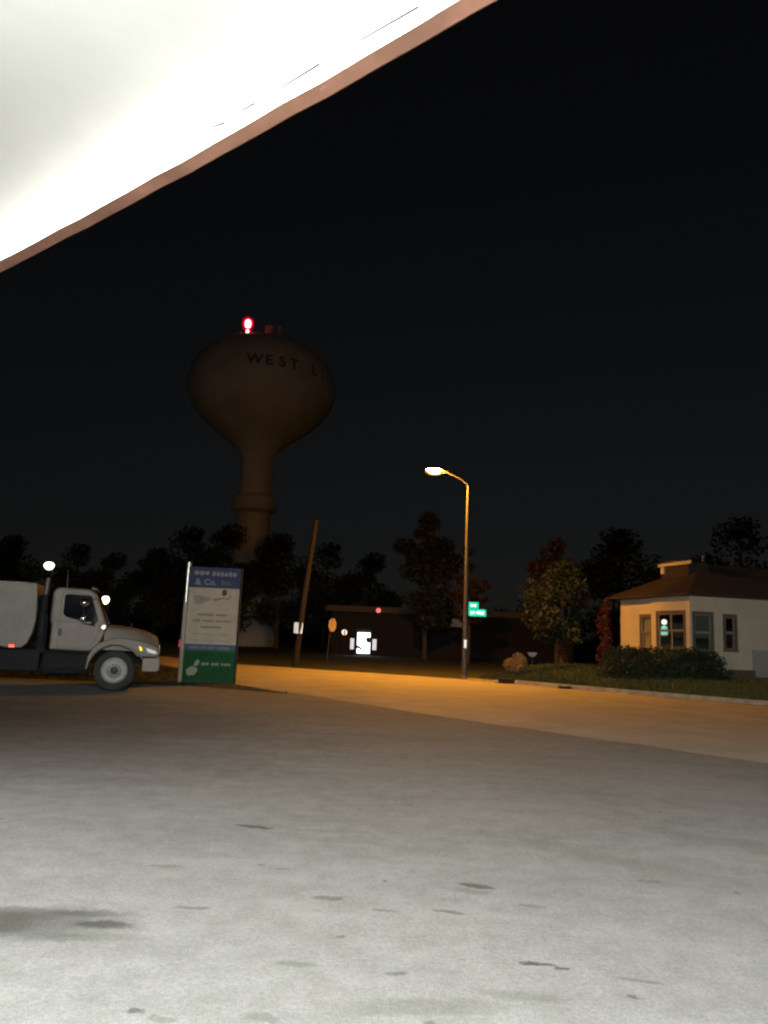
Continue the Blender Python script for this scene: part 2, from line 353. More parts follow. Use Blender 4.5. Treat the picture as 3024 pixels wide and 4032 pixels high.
# grass blades on the lawn
rng = np.random.default_rng(4)
gv, gf = [], []
va = np.array(LV).reshape(NI, NJ, 3)
for _ in range(30000):
    i = rng.uniform(0, (NI-1)*0.72); j = (rng.random()**0.8)*(NJ-2)*0.8
    i0, j0 = int(i), int(j); p = va[i0,j0]*(1-(i-i0))*(1-(j-j0)) + va[i0+1,j0]*(i-i0)*(1-(j-j0)) + va[i0,j0+1]*(1-(i-i0))*(j-j0) + va[i0+1,j0+1]*(i-i0)*(j-j0)
    h = rng.uniform(.05,.11); w = rng.uniform(.012,.03); an = rng.uniform(0, 6.28); lx, ly = rng.normal(0,.04,2); c, s = math.cos(an)*w, math.sin(an)*w; o = len(gv)
    gv += [(p[0]-c,p[1]-s,p[2]-.01),(p[0]+c,p[1]+s,p[2]-.01),(p[0]+lx,p[1]+ly,p[2]+h)]; gf.append((o,o+1,o+2))
tag(raw('grass', gv, gf, M_grass), 'short green grass blades covering the raised lawn', 'grass', kind='stuff')
# rough weeds on the verge by the sign
gv, gf = [], []
from mathutils.geometry import intersect_point_tri_2d
cx = [(-40,71),(-40,22.5),(-14,21.9),(-6.6,21.6),(-4.6,21.2),(-2.2,20.0),(-4.1,22.6),(-7.7,30.2),(-12.1,37.5),(-22,50)]
def inside(x, y, P):
    r = False
    for i in range(len(P)):
        (x0,y0),(x1,y1) = P[i-1],P[i]
        if (y0>y) != (y1>y) and x < (x1-x0)*(y-y0)/(y1-y0)+x0: r = not r
    return r
while len(gf) < 6000:
    x, y = rng.uniform(-14.5,-2.2), rng.uniform(20,30)
    if not inside(x, y, cx): continue
    h = rng.uniform(.03,.08); w = rng.uniform(.012,.03); an = rng.uniform(0,6.28); c, s = math.cos(an)*w, math.sin(an)*w; o = len(gv); lx, ly = rng.normal(0,.05,2)
    gv += [(x-c,y-s,0.005),(x+c,y+s,0.005),(x+lx,y+ly,h)]; gf.append((o,o+1,o+2))
tag(raw('verge_grass', gv, gf, M_soil), 'rough dark grass around the foot of the pylon sign', 'grass', kind='stuff')

# ------------------------------------------------------------------ filling station canopy
E0 = Vector((0.43, 3.24)); e = Vector((-0.779, 0.627)).normalized(); nin = Vector((-e.y, e.x));  nin = nin if nin.y < 0 else -nin
def cp(t, d, z): p = E0 + e*t + nin*d; return (p.x, p.y, z)
can = thing('canopy', 'white canopy ceiling with brown edge overhead', 'canopy')
T0, T1, D1 = -18.0, 7.0, 13.0
CZ = 4.95
def ribbon(name, pr, M, t0=T0, t1=T1):
    n = 80; v = []; k = len(pr)
    for i in range(n+1):
        t = t0+(t1-t0)*i/n; u = (t-2.4)/2.6; sag = -.034*max(0, 1-u*u) + .0035*math.sin(t*5.1)+.003*math.sin(t*9.7+1) if -.4 < t < 5.4 else .0035*math.sin(t*5.1)
        v += [cp(t, d, z+(sag if z < 4.94 else 0)) for d, z in pr]
    return raw(name, v, [(i*k+j, i*k+j+1, (i+1)*k+j+1, (i+1)*k+j) for i in range(n) for j in range(k-1)], M, can)
# ceiling panels, each with a recessed joint
d = -0.01
while d < D1:
    W = 2.0
    v = [cp(T0,d,CZ), cp(T1,d,CZ), cp(T1,d+W-.012,CZ), cp(T0,d+W-.012,CZ), cp(T0,d,CZ+.04), cp(T1,d,CZ+.04), cp(T1,d+W-.012,CZ+.04), cp(T0,d+W-.012,CZ+.04)]
    raw('ceiling_panel', v, [(0,1,2,3),(4,7,6,5),(0,4,5,1),(1,5,6,2),(2,6,7,3),(3,7,4,0)], M_deck, can); d += W
# brown fascia: lower lip (a trough that holds the cove tube) and outer face; white inner face
fpr = [(0.062,4.642),(0.069,4.642),(0.071,4.637),(0.002,4.60),(-0.015,4.612),(-0.015,5.55),(0.25,5.55)]
ribbon('fascia', fpr, M_fascia)
ribbon('fascia_inner_face', [(0.004,4.61),(0.004,CZ)], M_deck)
ribbon('roof_deck', [(0.0,5.5),(D1+1.2,5.5)], M_dark)
MB().tube([cp(T0+.3,.032,4.650), cp(T1-.3,.032,4.650)], .016, 8).build('cove_light_tube', M_cove, can)
# thin dark seams on the inner face, where trim pieces overlap
for (t0, t1, z0, z1) in ((1.15,1.62,4.800,4.790),(.45,.95,4.795,4.805),(1.98,2.16,4.775,4.81),(1.70,1.88,4.79,4.795)):
    v = [cp(t0,.007,z0), cp(t1,.007,z1), cp(t1,.007,z1+.008), cp(t0,.007,z0+.016)]
    raw('trim_seam', v, [(0,1,2,3)], M_dark, can)
for t in (1.05,):
    a, b, c, dd = cp(t,-.004,4.570), cp(t+.045,-.004,4.570), cp(t+.045,.05,4.595), cp(t,.05,4.595)
    v = [a,b,c,dd] + [(p[0],p[1],p[2]+.03) for p in (a,b,c,dd)]
    raw('trim_clip', v, [(0,1,2,3),(0,4,5,1),(1,5,6,2),(2,6,7,3),(3,7,4,0)], mat('clip_tan', (.26,.15,.11), .5), can)
# hanging drop-lens fixtures (rows behind the edge), columns
for d in (3.2, 7.2, 11.2):
    for t in (-13.6, -10.0, -6.4, -2.8, 0.8):
        p = cp(t, d, 0)
        ho = MB().box((-.28,-.28,CZ-.42),(.28,.28,CZ-.002)).build('light_housing', M_deck, can, bevel=.02); ho.location = (p[0], p[1], 0); ho.rotation_euler.z = math.atan2(e.y, e.x)
        l = MB().lathe([(.26,CZ-.425),(.27,CZ-.55),(.22,CZ-.64),(.05,CZ-.67)], 12).build('drop_lens', M_canlens, can); l.location = (p[0], p[1], 0)
for (t, d) in ((-12, 5.2), (5, 5.2), (-12, 11.4), (5, 11.4)):
    p = cp(t, d, 0); o = MB().box((-.16,-.16,0),(.16,.16,CZ-.003)).build('column', M_deck, can, bevel=.01); o.location = (p[0], p[1], 0); o.rotation_euler.z = math.atan2(e.y, e.x)

# ------------------------------------------------------------------ street lamp
lp = thing('street_lamp', 'tall steel street lamp with curved arm and glowing orange head', 'street lamp', (3.42, 31.0, 0.0))
TOPZ = 7.78
MB().lathe([(.17,0),(.17,.04),(.12,.10),(.115,.14)], 16).build('base', M_steel, lp, smooth=True)
MB().tube([(0,0,.02),(0,0,3),(0,0,TOPZ)], [.105,.09,.066], 14).build('pole', M_steel, lp, smooth=True)
MB().tube([(0,0,TOPZ-.12),(-.05,-.02,TOPZ+.03),(-.35,-.05,TOPZ+.24),(-.75,-.08,TOPZ+.42),(-1.15,-.1,TOPZ+.55)], [.055,.052,.046,.042,.04], 10).build('arm', M_steel, lp, smooth=True)
hz = TOPZ+.58
MB().lathe([(.05,.16),(.17,.13),(.215,.04),(.22,-.03),(.205,-.03),(.195,.0)], 16).build('lamp_head', M_steel, lp, smooth=True, loc=(-1.42,-.12,hz))
bpy.data.objects['lamp_head'].scale = (1.75, 1, 1)
MB().lathe([(.20,.02),(.235,-.05),(.225,-.14),(.15,-.22),(.06,-.25)], 20).build('refractor_halo', M_bowl, lp, smooth=True, loc=(-1.42,-.12,hz)).scale = (1.6, 1, 1)  # bowl with the orange halo of the lamp put into its material
le = MB().lathe([(.165,-.005),(.17,-.07),(.14,-.14),(.07,-.17)], 16).build('lamp_lens', M_sodium, lp, smooth=True, loc=(-1.42,-.12,hz)); le.scale = (1.5, 1, 1)
# reflective tag on the pole
tg = MB().box((-.05,-.135,1.18),(.05,-.115,1.50)).build('number_tag', M_retro_w, lp)
# bracket for the street name blades
MB().tube([(0,-.1,2.45),(0,-.1,3.02)], .02, 8).build('sign_bracket', M_steel, lp)

# pseudo lettering: rows of letter-like strokes, used where the writing in the photograph cannot be read
PAT = ['|_', '|-|', 'I', 'E', 'O', '|^', 'T', 'L', 'H', 'C', 'F', 'U']
def glyph(mb, x, z, w, h, y, kind, sw):
    # a soft smudge with the mass of one letter: the photograph is too blurred to show more
    rg = random.Random(kind); n = 9
    P = []
    for k in range(n):
        t = 2*math.pi*k/n; P.append((x+w*(.5+.58*math.cos(t)*rg.uniform(.75,1.05)), z+h*(.5+.52*math.sin(t)*rg.uniform(.6,1.05))))
    mb.prism(P, y-.004, y, 'y')
def words(x0, x1, z, h, y, counts, seed, bold=.26):
    mb = MB(); rg = random.Random(seed); tot = sum(counts) + (len(counts)-1)*0.9; u = (x1-x0)/tot; x = x0
    for c in counts:
        for _ in range(c): glyph(mb, x, z, u*.92, h, y, rg.randrange(10**6), u*bold); x += u
        x += u*.9
    return mb

ang = R(-6)
for (nm, z0, w, hh, lab, cnt, sd_) in (('street_name_sign', 2.74, .40, .27, 'small upper green street name blade on the lamp post', [2], 1), ('street_name_sign', 2.44, .70, .29, 'longer lower green street name blade on the lamp post', [3,5], 2)):
    s = thing(nm, lab, 'street sign', (3.52, 30.86, 0), ang, 'green street name signs on the lamp post')
    a = MB().box((0,-.012,z0),(w,0,z0+hh)).build('blade', M_retro_g, s, bevel=.004)
    l = words(.07, w-.08, z0+.055, hh-.11, -.014, cnt, sd_, .30).build('lettering', M_retro_w, s)
    for o in (a, l): o.rotation_euler.x = R(-2.0)

# ------------------------------------------------------------------ water tower
tw = thing('water_tower', 'water tower with bulbous tank lettered WEST LI and red beacon', 'water tower', (-13.15, 77.0, -.5))
shaft = MB().lathe([(3.4,0),(2.6,3.0),(1.95,7.5),(1.75,10.5),(1.68,13.6),(1.66,19.0)], 40).build('shaft', M_tank, tw, smooth=True)
MB().lathe([(1.72,13.55),(2.25,13.85),(2.3,14.9),(2.15,15.2),(1.72,15.45)], 40).build('access_collar', M_tank, tw, smooth=True)
TP = [(1.66,18.9),(1.75,19.5),(2.2,20.2),(3.3,21.2),(4.7,22.2),(6.1,23.4),(7.0,24.6),(7.45,25.6),(7.6,26.4),(7.55,27.2),(7.3,28.2),(6.8,29.2),(5.9,30.2),(4.6,31.0),(3.0,31.6),(1.4,31.9),(.2,31.97)]
def smoothprof(P, n=4):
    out = []
    for i in range(len(P)-1):
        p0, p1, p2, p3 = P[max(i-1,0)], P[i], P[i+1], P[min(i+2,len(P)-1)]
        for k in range(n):
            t = k/n; out.append(tuple(.5*((2*p1[a])+(-p0[a]+p2[a])*t+(2*p0[a]-5*p1[a]+4*p2[a]-p3[a])*t*t+(-p0[a]+3*p1[a]-3*p2[a]+p3[a])*t**3) for a in (0,1)))
    return out + [P[-1]]
SP = smoothprof(TP)
tank = MB().lathe(SP, 72).build('tank', M_tank, tw, smooth=True)
def tank_r(z):
    for (r0, z0), (r1, z1) in zip(SP, SP[1:]):
        if z0 <= z <= z1: return r0 + (r1-r0)*(z-z0)/(z1-z0)
    return 0
for ch, deg in (('W',3),('E',13.5),('S',23),('T',32),('L',50),('I',60)):
    v, f = text_mesh(ch, 1.5)
    nv = []
    bm = bmesh.new(); bv = [bm.verts.new(p) for p in v]
    for q in f: 
        try: bm.faces.new([bv[i] for i in q])
        except ValueError: pass
    bmesh.ops.triangulate(bm, faces=bm.faces); bmesh.ops.subdivide_edges(bm, edges=bm.edges, cuts=2)
    bm.verts.ensure_lookup_table()
    for q in bm.verts:
        z = 27.2 + q.co.y; r = tank_r(z) + .03; a = R(deg) + q.co.x/7.5
        q.co = Vector((r*math.sin(a), -r*math.cos(a), z))
    me = bpy.data.meshes.new('letter'); bm.to_mesh(me); bm.free(); me.materials.append(M_letter)
    o = bpy.data.objects.new('letter', me); COL.objects.link(o); o.parent = tank
# rooftop gear
MB().tube([(-1.62,-1.6,31.7),(-1.62,-1.6,32.7)], .06, 8).build('beacon_mast', M_steel, tw)
MB().lathe([(.06,-.45),(.26,-.32),(.34,.0),(.30,.32),(.12,.48)], 16, (-1.62,-1.6,33.05)).build('beacon', M_beacon, tw, smooth=True)
MB().lathe([(.15,-.75),(.48,-.55),(.62,-.05),(.52,.48),(.2,.72)], 20, (-1.62,-1.6,33.05)).build('beacon_halo', M_globe, tw, smooth=True)  # shell added round the beacon as its red halo
MB().lathe([(.1,-.12),(.15,.1),(.08,.2)], 12, (-1.62,-1.6,32.25)).build('beacon_lower_lamp', M_beacon, tw, smooth=True)
MB().box((.25,-1.6,31.8),(.33,-1.5,32.7)).box((.2,-1.75,32.3),(.95,-1.45,32.95)).build('roof_hatch', M_cream, tw)
MB().box((1.45,-1.6,31.7),(1.85,-1.3,32.95)).box((1.35,-1.7,31.75),(2.0,-1.2,32.0)).build('antenna_box', M_cream, tw)
for k in range(16):
    a = 2*math.pi*k/16; p = (2.6*math.cos(a), 2.6*math.sin(a))
    if math.sin(a) < .2: MB().tube([(*p,31.6),(*p,32.5)], .03, 6).build('rail_post', M_steel, tw)

# ------------------------------------------------------------------ pylon sign
sg = thing('pylon_sign', 'tall pylon sign with blue header, white panel and green foot', 'sign', (-5.62, 22.7, 0), R(4))
SW, SH = 1.46, 3.34
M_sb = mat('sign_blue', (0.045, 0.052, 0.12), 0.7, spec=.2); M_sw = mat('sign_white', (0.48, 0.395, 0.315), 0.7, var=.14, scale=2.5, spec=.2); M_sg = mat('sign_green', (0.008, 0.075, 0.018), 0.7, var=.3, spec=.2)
M_slb = mat('sign_light_blue', (0.06, 0.105, 0.17), 0.7, spec=.2); M_ink = mat('sign_ink', (0.20, 0.16, 0.12), 0.7); M_swt = mat('sign_lettering_white', (0.25, 0.245, 0.25), 0.7, spec=.2); M_olive = mat('sign_olive', (0.12, 0.128, 0.085), 0.7); M_leaf = mat('sign_leaf', (0.04, 0.055, 0.02), 0.7); M_sbd=mat('sign_pale_blue', (0.30,0.28,0.29), 0.7)
def fz(fr): return .05 + (SH-.05)*(1-fr)
MB().box((0,.0,.0),(SW,.28,SH)).build('cabinet', M_dark, sg, bevel=.01)
MB().box((-.012,-.03,fz(.183)),(SW,-.001,SH-.005)).build('header_panel', M_sb, sg)
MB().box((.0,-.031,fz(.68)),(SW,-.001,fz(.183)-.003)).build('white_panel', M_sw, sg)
MB().box((.0,-.030,fz(.735)),(SW,-.001,fz(.68)-.003)).build('blue_strip', M_slb, sg)
MB().box((.0,-.031,.05),(SW,-.001,fz(.735)-.003)).build('green_panel', M_sg, sg)
words(.12,.58,fz(.077),.155,-.031,[3],11,.3).build('lettering', M_swt, sg)
words(.64,1.36,fz(.082),.155,-.031,[6],12,.3).build('lettering', M_swt, sg)
for t, x, M_, s_ in (('&',.25,M_swt,.26),('Co.',.60,M_swt,.24),('Inc.',1.08,M_olive,.22)):
    v, f = text_mesh(t, s_, .002); raw('lettering', [(p[0]+x, -.033+p[2], p[1]+fz(.135)) for p in v], f, M_, sg)
# leaf and branch drawing
lf = []
for k in range(9):
    t = k/8; lf.append((1.03+.09*math.sin(t*6.28)*(1-.3*t), fz(.195)-.09+.10*math.cos(t*6.28)))
MB().prism(lf, -.036, -.032, 'y').build('leaf_emblem', M_leaf, sg)
MB().tube([(.72,-.034,fz(.29)),(.85,-.034,fz(.285)),(1.0,-.034,fz(.27)),(1.15,-.034,fz(.28)),(1.24,-.034,fz(.245))], [.02,.028,.018,.022,.012], 6).build('branch_emblem', M_ink, sg)
bl = []
for k in range(14):
    t = 2*math.pi*k/14; rr = 1+.25*math.sin(3*t+1); bl.append((.36+.24*rr*math.cos(t), fz(.29)+.13*rr*math.sin(t)))
MB().prism(bl, -.034, -.0325, 'y').build('picture_emblem', mat('sign_tan', (.32,.268,.215), .7, var=.3, scale=7), sg)
for (x0, x1, fr, hh, cnt, sd_) in ((.30,1.16,.435,.085,[7,5],21),(.18,1.28,.488,.08,[4,6,8],22),(.42,1.02,.543,.085,[9],23)):
    words(x0, x1, fz(fr), hh, -.032, cnt, sd_, .28).build('lettering', M_ink, sg)
for (x0, x1, fr, hh, cnt, sd_) in ((.2,1.24,.60,.05,[6,8,7],24),(.16,1.28,.655,.05,[5,5,4,8],25)):
    words(x0, x1, fz(fr), hh, -.032, cnt, sd_, .3).build('lettering', mat('sign_faded_ink', (.30,.255,.21), .7) if fr<.62 else M_sbd, sg)
words(.14,1.30,fz(.725),.10,-.031,[5,3,4,7],26,.3).build('lettering', mat('sign_sky', (.15,.20,.24), .7), sg)
words(.52,1.36,fz(.865),.10,-.032,[3,3,4],27,.34).build('lettering', mat('sign_phone', (.25,.25,.21), .7), sg)
em = []
for k in range(18):
    t = 2*math.pi*k/18; rr = 1+.16*math.cos(2*t-.6)+.08*math.sin(5*t); em.append((.25+.14*rr*math.cos(t), fz(.915)+.145*rr*math.sin(t)))
M_em = mat('sign_emblem', (.27,.29,.22), .7)
MB().prism(em, -.036, -.032, 'y').build('fruit_emblem', M_em, sg)
MB().prism([(.30,fz(.875)),(.42,fz(.862)),(.47,fz(.828)),(.40,fz(.812)),(.33,fz(.835))], -.036, -.032, 'y').build('leaf_emblem', M_em, sg)
MB().tube([(-.075,.04,0),(-.075,.04,2.30)], .060, 14).build('corner_post', M_sw, sg, smooth=True)  # lower part kept dull so the painted glint ends here
MB().tube([(-.075,.04,2.30),(-.072,.04,2.9),(-.065,.04,SH+.13)], [.060,.064,.070], 14).build('corner_post', M_alu, sg, smooth=True)  # bright metal on the upper part only: highlight put in by material
MB().tube([(SW+.03,.10,0),(SW+.03,.10,SH)], .03, 10).build('corner_post', M_dark, sg, smooth=True)
MB().box((-.17,.0,.99),(-.14,.06,1.20)).build('red_glow_spot', mat('red_glow_spot', (.8,.04,.14), .3, .8, emit=(1,.03,.15), estr=.10), sg)  # added red chip on the post, glows faintly though no lamp

# ------------------------------------------------------------------ truck
tk = thing('truck', 'white work truck with boxy rear body parked beside the pylon sign', 'truck', (-6.29, 18.8, 0), R(18))
# local: +x forward, -y towards the camera side; near side of the wheel at y = 0, truck reaches y = 2.3
def arc(cx, cz, r, a0, a1, n): return [(cx+r*math.cos(R(a0+(a1-a0)*i/n)), cz+r*math.sin(R(a0+(a1-a0)*i/n))) for i in range(n+1)]
MB().box((-7.6,.75,.62),(.75,.86,.90)).box((-7.6,1.44,.62),(.75,1.55,.90)).box((-6.8,.86,.66),(-6.6,1.44,.86)).box((-3,.86,.66),(-2.8,1.44,.86)).build('chassis_frame', M_chassis, tk)
# rear body, rounded at its lower front corner
bp_ = [(-7.4,.95),(-2.08,.95),(-1.97,1.06),(-1.87,1.32),(-1.83,1.60),(-1.83,1.9),(-1.86,2.36),(-1.89,2.47),(-7.4,2.51)]
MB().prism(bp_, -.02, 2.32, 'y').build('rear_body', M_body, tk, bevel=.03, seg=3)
MB().box((-7.4,-.035,2.40),(-2.12,-.021,2.47)).build('body_rail', M_body, tk, bevel=.005)
for (x, z) in ((-2.76,1.55),(-4.6,1.55)): MB().lathe([(.09,-.03),(.09,.0)], 14, (x,-.022,z), 'y').build('latch', M_dark, tk)
MB().box((-2.35,-.055,.955),(-2.22,-.022,1.03)).build('marker_light', M_redlens, tk, bevel=.01)
for x in (-3.35, -4.8, -6.2): MB().box((x,-.030,.97),(x+.025,-.021,2.39)).build('body_seam', M_chassis, tk)
MB().box((-7.4,-.04,.955),(-2.45,-.021,.985)).build('body_skirt', M_chassis, tk)
# equipment behind the cab
MB().box((-1.80,.25,.85),(-1.60,2.1,1.75)).box((-1.80,.3,1.75),(-1.66,1.0,2.2)).build('pump_unit', M_chassis, tk, bevel=.02)
MB().tube([(-1.70,.18,1.0),(-1.70,.18,1.7),(-1.69,.14,2.2)], [.07,.07,.065], 10).build('muffler', M_chassis, tk, smooth=True)
MB().tube([(-1.69,.14,2.08),(-1.68,.13,2.40),(-1.68,.13,2.50),(-1.66,.13,2.60)], [.05,.048,.048,.048], 12).build('exhaust_stack', M_steel, tk, smooth=True)
# underbody
MB().box((-3.6,.30,.42),(-1.7,.72,.92)).build('side_tool_box', M_chassis, tk, bevel=.04)
MB().lathe([(.27,-1.0),(.30,-.97),(.30,.0),(.27,.03)], 18, (-.62,.38,.62), 'x').build('fuel_tank', M_chassis, tk, smooth=True)
MB().box((-1.45,.05,.40),(-.85,.30,.44)).box((-1.45,.05,.66),(-.85,.26,.70)).build('step', M_chassis, tk)
MB().box((-.09,.3,.42),(.09,2.0,.56)).build('front_axle', M_chassis, tk)
# cab shell
cabp = [(-1.50,.93),(-.60,.90),(-.40,1.05),(-.24,1.50),(-.27,1.56),(-.56,2.27),(-.62,2.33),(-.75,2.385),(-1.38,2.40),(-1.48,2.37),(-1.53,2.28),(-1.54,1.60),(-1.50,1.50)]
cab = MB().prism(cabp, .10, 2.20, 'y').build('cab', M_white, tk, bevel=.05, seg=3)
# door panel with its own edges
dp = [(-1.30,1.0),(-.66,.98),(-.50,1.16),(-.40,1.50),(-.44,1.62),(-.68,2.26),(-1.28,2.29),(-1.33,2.2),(-1.34,1.1)]
door = MB().prism(dp, .082, .12, 'y').build('door', M_white, tk, bevel=.012)
MB().prism([(-1.40,1.60),(-.62,1.55),(-.62,1.61),(-1.40,1.67)], .058, .09, 'y').build('belt_moulding', M_white, door, bevel=.01)
MB().box((-1.335,.060,1.26),(-1.25,.085,1.43)).build('door_handle', M_dark, door, bevel=.02)
# side window, slightly proud dark glass with dropped front corner
wp = [(-1.26,1.78),(-1.20,1.71),(-1.0,1.66),(-.74,1.62),(-.66,1.52),(-.55,1.52),(-.47,1.64),(-.50,1.76),(-.65,2.20),(-.70,2.235),(-1.20,2.245),(-1.26,2.21)]
sw_ = MB().prism(wp, .066, .083, 'y').build('side_window', M_glassdark, door, bevel=.006)
# windshield
ws = MB(); ws.add([(-.235,.26,1.57),(-.235,2.04,1.57),(-.53,1.96,2.26),(-.53,.34,2.26)], [(0,1,2,3)]); ws.build('windshield', M_glassdark, tk)
for o_ in [bpy.data.objects['windshield']]:
    sm = o_.modifiers.new('solid', 'SOLIDIFY'); sm.thickness = .02; sm.offset = 0; o_.location = (.015, 0, .008)
MB().box((-.70,.3,2.385),(-.56,2.0,2.42)).build('sun_visor', M_white, tk, bevel=.01)
for y in (.35,.85,1.15,1.45,1.95): MB().lathe([(.03,0),(.035,.03),(.02,.05)], 10, (-.66,y,2.415)).build('roof_marker', M_marker, tk)
MB().tube([(-1.24,.2,2.38),(-1.25,.2,2.6),(-1.26,.2,2.82)], [.014,.011,.008], 6).build('antenna', M_steel, tk)
# hood: lofted nose
hv = []; secs = [(-.30,.96,1.535,.16),(.0,.96,1.525,.17),(.43,.94,1.47,.22),(.75,.90,1.38,.30),(.95,.86,1.28,.38),(1.0,.86,1.12,.42)]
for (x, z0, z1, y0) in secs:
    y1 = 2.3-y0; rr = .12
    hv += [(x,y0,z0),(x,y0,z1-rr),(x,y0+.04,z1-.04),(x,y0+.14,z1),(x,1.15,z1+.03),(x,y1-.14,z1),(x,y1-.04,z1-.04),(x,y1,z1-rr),(x,y1,z0)]
hf = []
for i in range(len(secs)-1):
    for k in range(8): hf.append((i*9+k, i*9+k+1, (i+1)*9+k+1, (i+1)*9+k))
hf.append(tuple(range(8,-1,-1))); hf.append(tuple(range((len(secs)-1)*9, len(secs)*9)))
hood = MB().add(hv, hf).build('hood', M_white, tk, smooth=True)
MB().tube([(.30,.45,1.46),(.31,.45,1.62)], .012, 6).build('hood_mirror_stalk', M_chrome, hood)
# grille
gr = MB().box((.985,.50,.88),(1.02,1.80,1.10)).build('grille', M_dark, tk)
for k in range(5): MB().box((1.02,.52,.895+k*.042),(1.032,1.78,.912+k*.042)).build('grille_bar', M_chrome, gr)
# fenders with wheel arch
for (y0, y1) in ((.0,.50),(1.80,2.30)):
    fp = [(-.66,.50),(-.63,.80),(-.52,1.02),(-.33,1.16),(-.08,1.245),(.20,1.26),(.48,1.215),(.75,1.14),(.97,1.05),(1.0,.96),(.99,.84),(.90,.82),(.56,.825)] + arc(0,.48,.60,35,178,12)
    MB().prism(fp, y0, y1, 'y').build('fender', M_white, tk, bevel=.035, seg=3)
    yy = y0 if y0 < 1 else y1; sgn = -1 if y0 < 1 else 1
    ya, yb = sorted((yy+sgn*.004, yy+sgn*.03))
    MB().prism([(.66,1.06),(.90,.985),(.955,.93),(.93,.885),(.72,.93)], ya, yb, 'y').build('headlight', M_headl, tk, bevel=.008)
    ya, yb = sorted((yy+sgn*.006, yy+sgn*.045))
    MB().prism([(.515,1.085),(.585,1.04),(.61,.965),(.55,.975)], ya, yb, 'y').build('turn_signal', M_amber, tk, bevel=.006)
    MB().prism(arc(0,.48,.70,25,62,6)+arc(0,.48,.665,62,25,6), ya+ (.0 if sgn<0 else 0), yb, 'y').build('arch_trim', M_chrome if False else M_white, tk, bevel=.006)
MB().prism([(.62,.46),(.98,.46),(1.05,.52),(1.05,.78),(.98,.82),(.62,.80)], .10, 2.2, 'y').build('bumper', mat('bumper_grey', (.16,.14,.12), .5, .3), tk, bevel=.03)
# mirrors
for y, s_ in ((-.16,1),(2.46,-1)):
    yb = .10 if s_ > 0 else 2.20
    MB().tube([(-.55,yb,2.16),(-.80,y+.03*s_,2.14),(-.80,y+.03*s_,1.58),(-.50,yb,1.50)], .013, 6).build('mirror_arm', M_dark, tk)
    MB().lathe([(.085,.05*s_),(.10,.0),(.085,-.03*s_),(.05,-.052*s_),(.012,-.06*s_)], 18, (-.80,y,2.05), 'y').build('mirror', M_chrome, tk, smooth=True)
    MB().lathe([(.055,.03*s_),(.065,.0),(.05,-.03*s_),(.012,-.042*s_)], 16, (-.81,y,1.68), 'y').build('spot_mirror', M_chrome, tk, smooth=True)
MB().lathe([(.05,-.03),(.055,.0),(.03,.02)], 10, (-.33,.05,1.50), 'y').build('cowl_lamp', M_chrome, tk, smooth=True)
# wheels
TY = smoothprof([(.30,-.13),(.44,-.14),(.475,-.10),(.482,.0),(.475,.10),(.44,.14),(.30,.13)], 2)
def wheel(x, y, out):
    t = MB().lathe(TY, 36, (x, y, .48), 'y').build('wheel', M_black, tk, smooth=True)
    for k in range(24):
        pass
    yf = y + out*.128
    rim = MB().lathe([(.305,0),(.30,out*.03),(.275,out*.034),(.262,out*.016),(.18,out*.010),(.125,out*.02),(.115,out*.03),(.03,out*.032)], 36, (x, yf, .48), 'y').build('rim', M_rim, t, smooth=True)
    MB().lathe([(.095,0),(.09,out*.05),(.05,out*.07)], 16, (x, yf+out*.02, .48), 'y').build('hub', M_dark, t, smooth=True)
    for k in range(10):
        a = 2*math.pi*k/10; MB().lathe([(.016,0),(.016,out*.03)], 6, (x+.145*math.cos(a), yf+out*.006, .48+.145*math.sin(a)), 'y').build('wheel_nut', M_dark, t)
wheel(0, .20, -1); wheel(0, 2.10, 1)
for x in (-5.2,):
    for y, o_ in ((.18,-1),(.50,-1),(1.80,1),(2.12,1)): wheel(x, y, o_)

# ------------------------------------------------------------------ house
TH = R(15); KX, KY = 12.39, 31.0
hs_ = thing('house', 'cream stucco house with brown hip roof behind the hedge', 'house', (KX, KY, 0.0), TH)
# local: x runs right along the shaded wall, y runs back along the lamp-lit wall
EAVE, GZ = 3.58, 0.30
def wallgrid(name, axis, u0, u1, z0, z1, off, th, holes, M):
    us = sorted({u0, u1, *[h[0] for h in holes], *[h[1] for h in holes]}); zs = sorted({z0, z1, *[h[2] for h in holes], *[h[3] for h in holes]})
    mb = MB()
    for a, b in zip(us, us[1:]):
        for c, d_ in zip(zs, zs[1:]):
            if any(a >= h[0]-1e-6 and b <= h[1]+1e-6 and c >= h[2]-1e-6 and d_ <= h[3]+1e-6 for h in holes): continue
            if axis == 'x': mb.box((a, off, c), (b, off+th, d_))
            else: mb.box((off, a, c), (off+th, b, d_))
    me = mb.build(name, M, hs_)
    bm = bmesh.new(); bm.from_mesh(me.data); bmesh.ops.remove_doubles(bm, verts=bm.verts, dist=1e-4)
    # drop interior faces shared by two cells
    seen = {}
    for f in bm.faces: seen.setdefault(tuple(sorted(v.index for v in f.verts)), []).append(f)
    bmesh.ops.delete(bm, geom=[f for L_ in seen.values() if len(L_) > 1 for f in L_], context='FACES')
    bmesh.ops.recalc_face_normals(bm, faces=bm.faces); bm.to_mesh(me.data); bm.free()
    return me
WA = (2.66, 3.60, 1.45, 2.90); WB = (.28, 2.22, 1.45, 3.02); WC = (.12, 1.08, 1.40, 2.98); WD = (1.56, 2.20, 1.50, 2.93)
wallgrid('wall', 'y', .16, 2.60, GZ, EAVE, 0.0, .16, [WB], M_wall)          # lamp-lit bay
wallgrid('wall', 'y', 2.60, 5.15, GZ, EAVE-.02, .12, .16, [WA], M_wall)      # lamp-lit set-back part
wallgrid('wall', 'x', 0.0, 9.0, GZ, EAVE, 0.0, .16, [WC, WD], M_wall)  # shaded wall
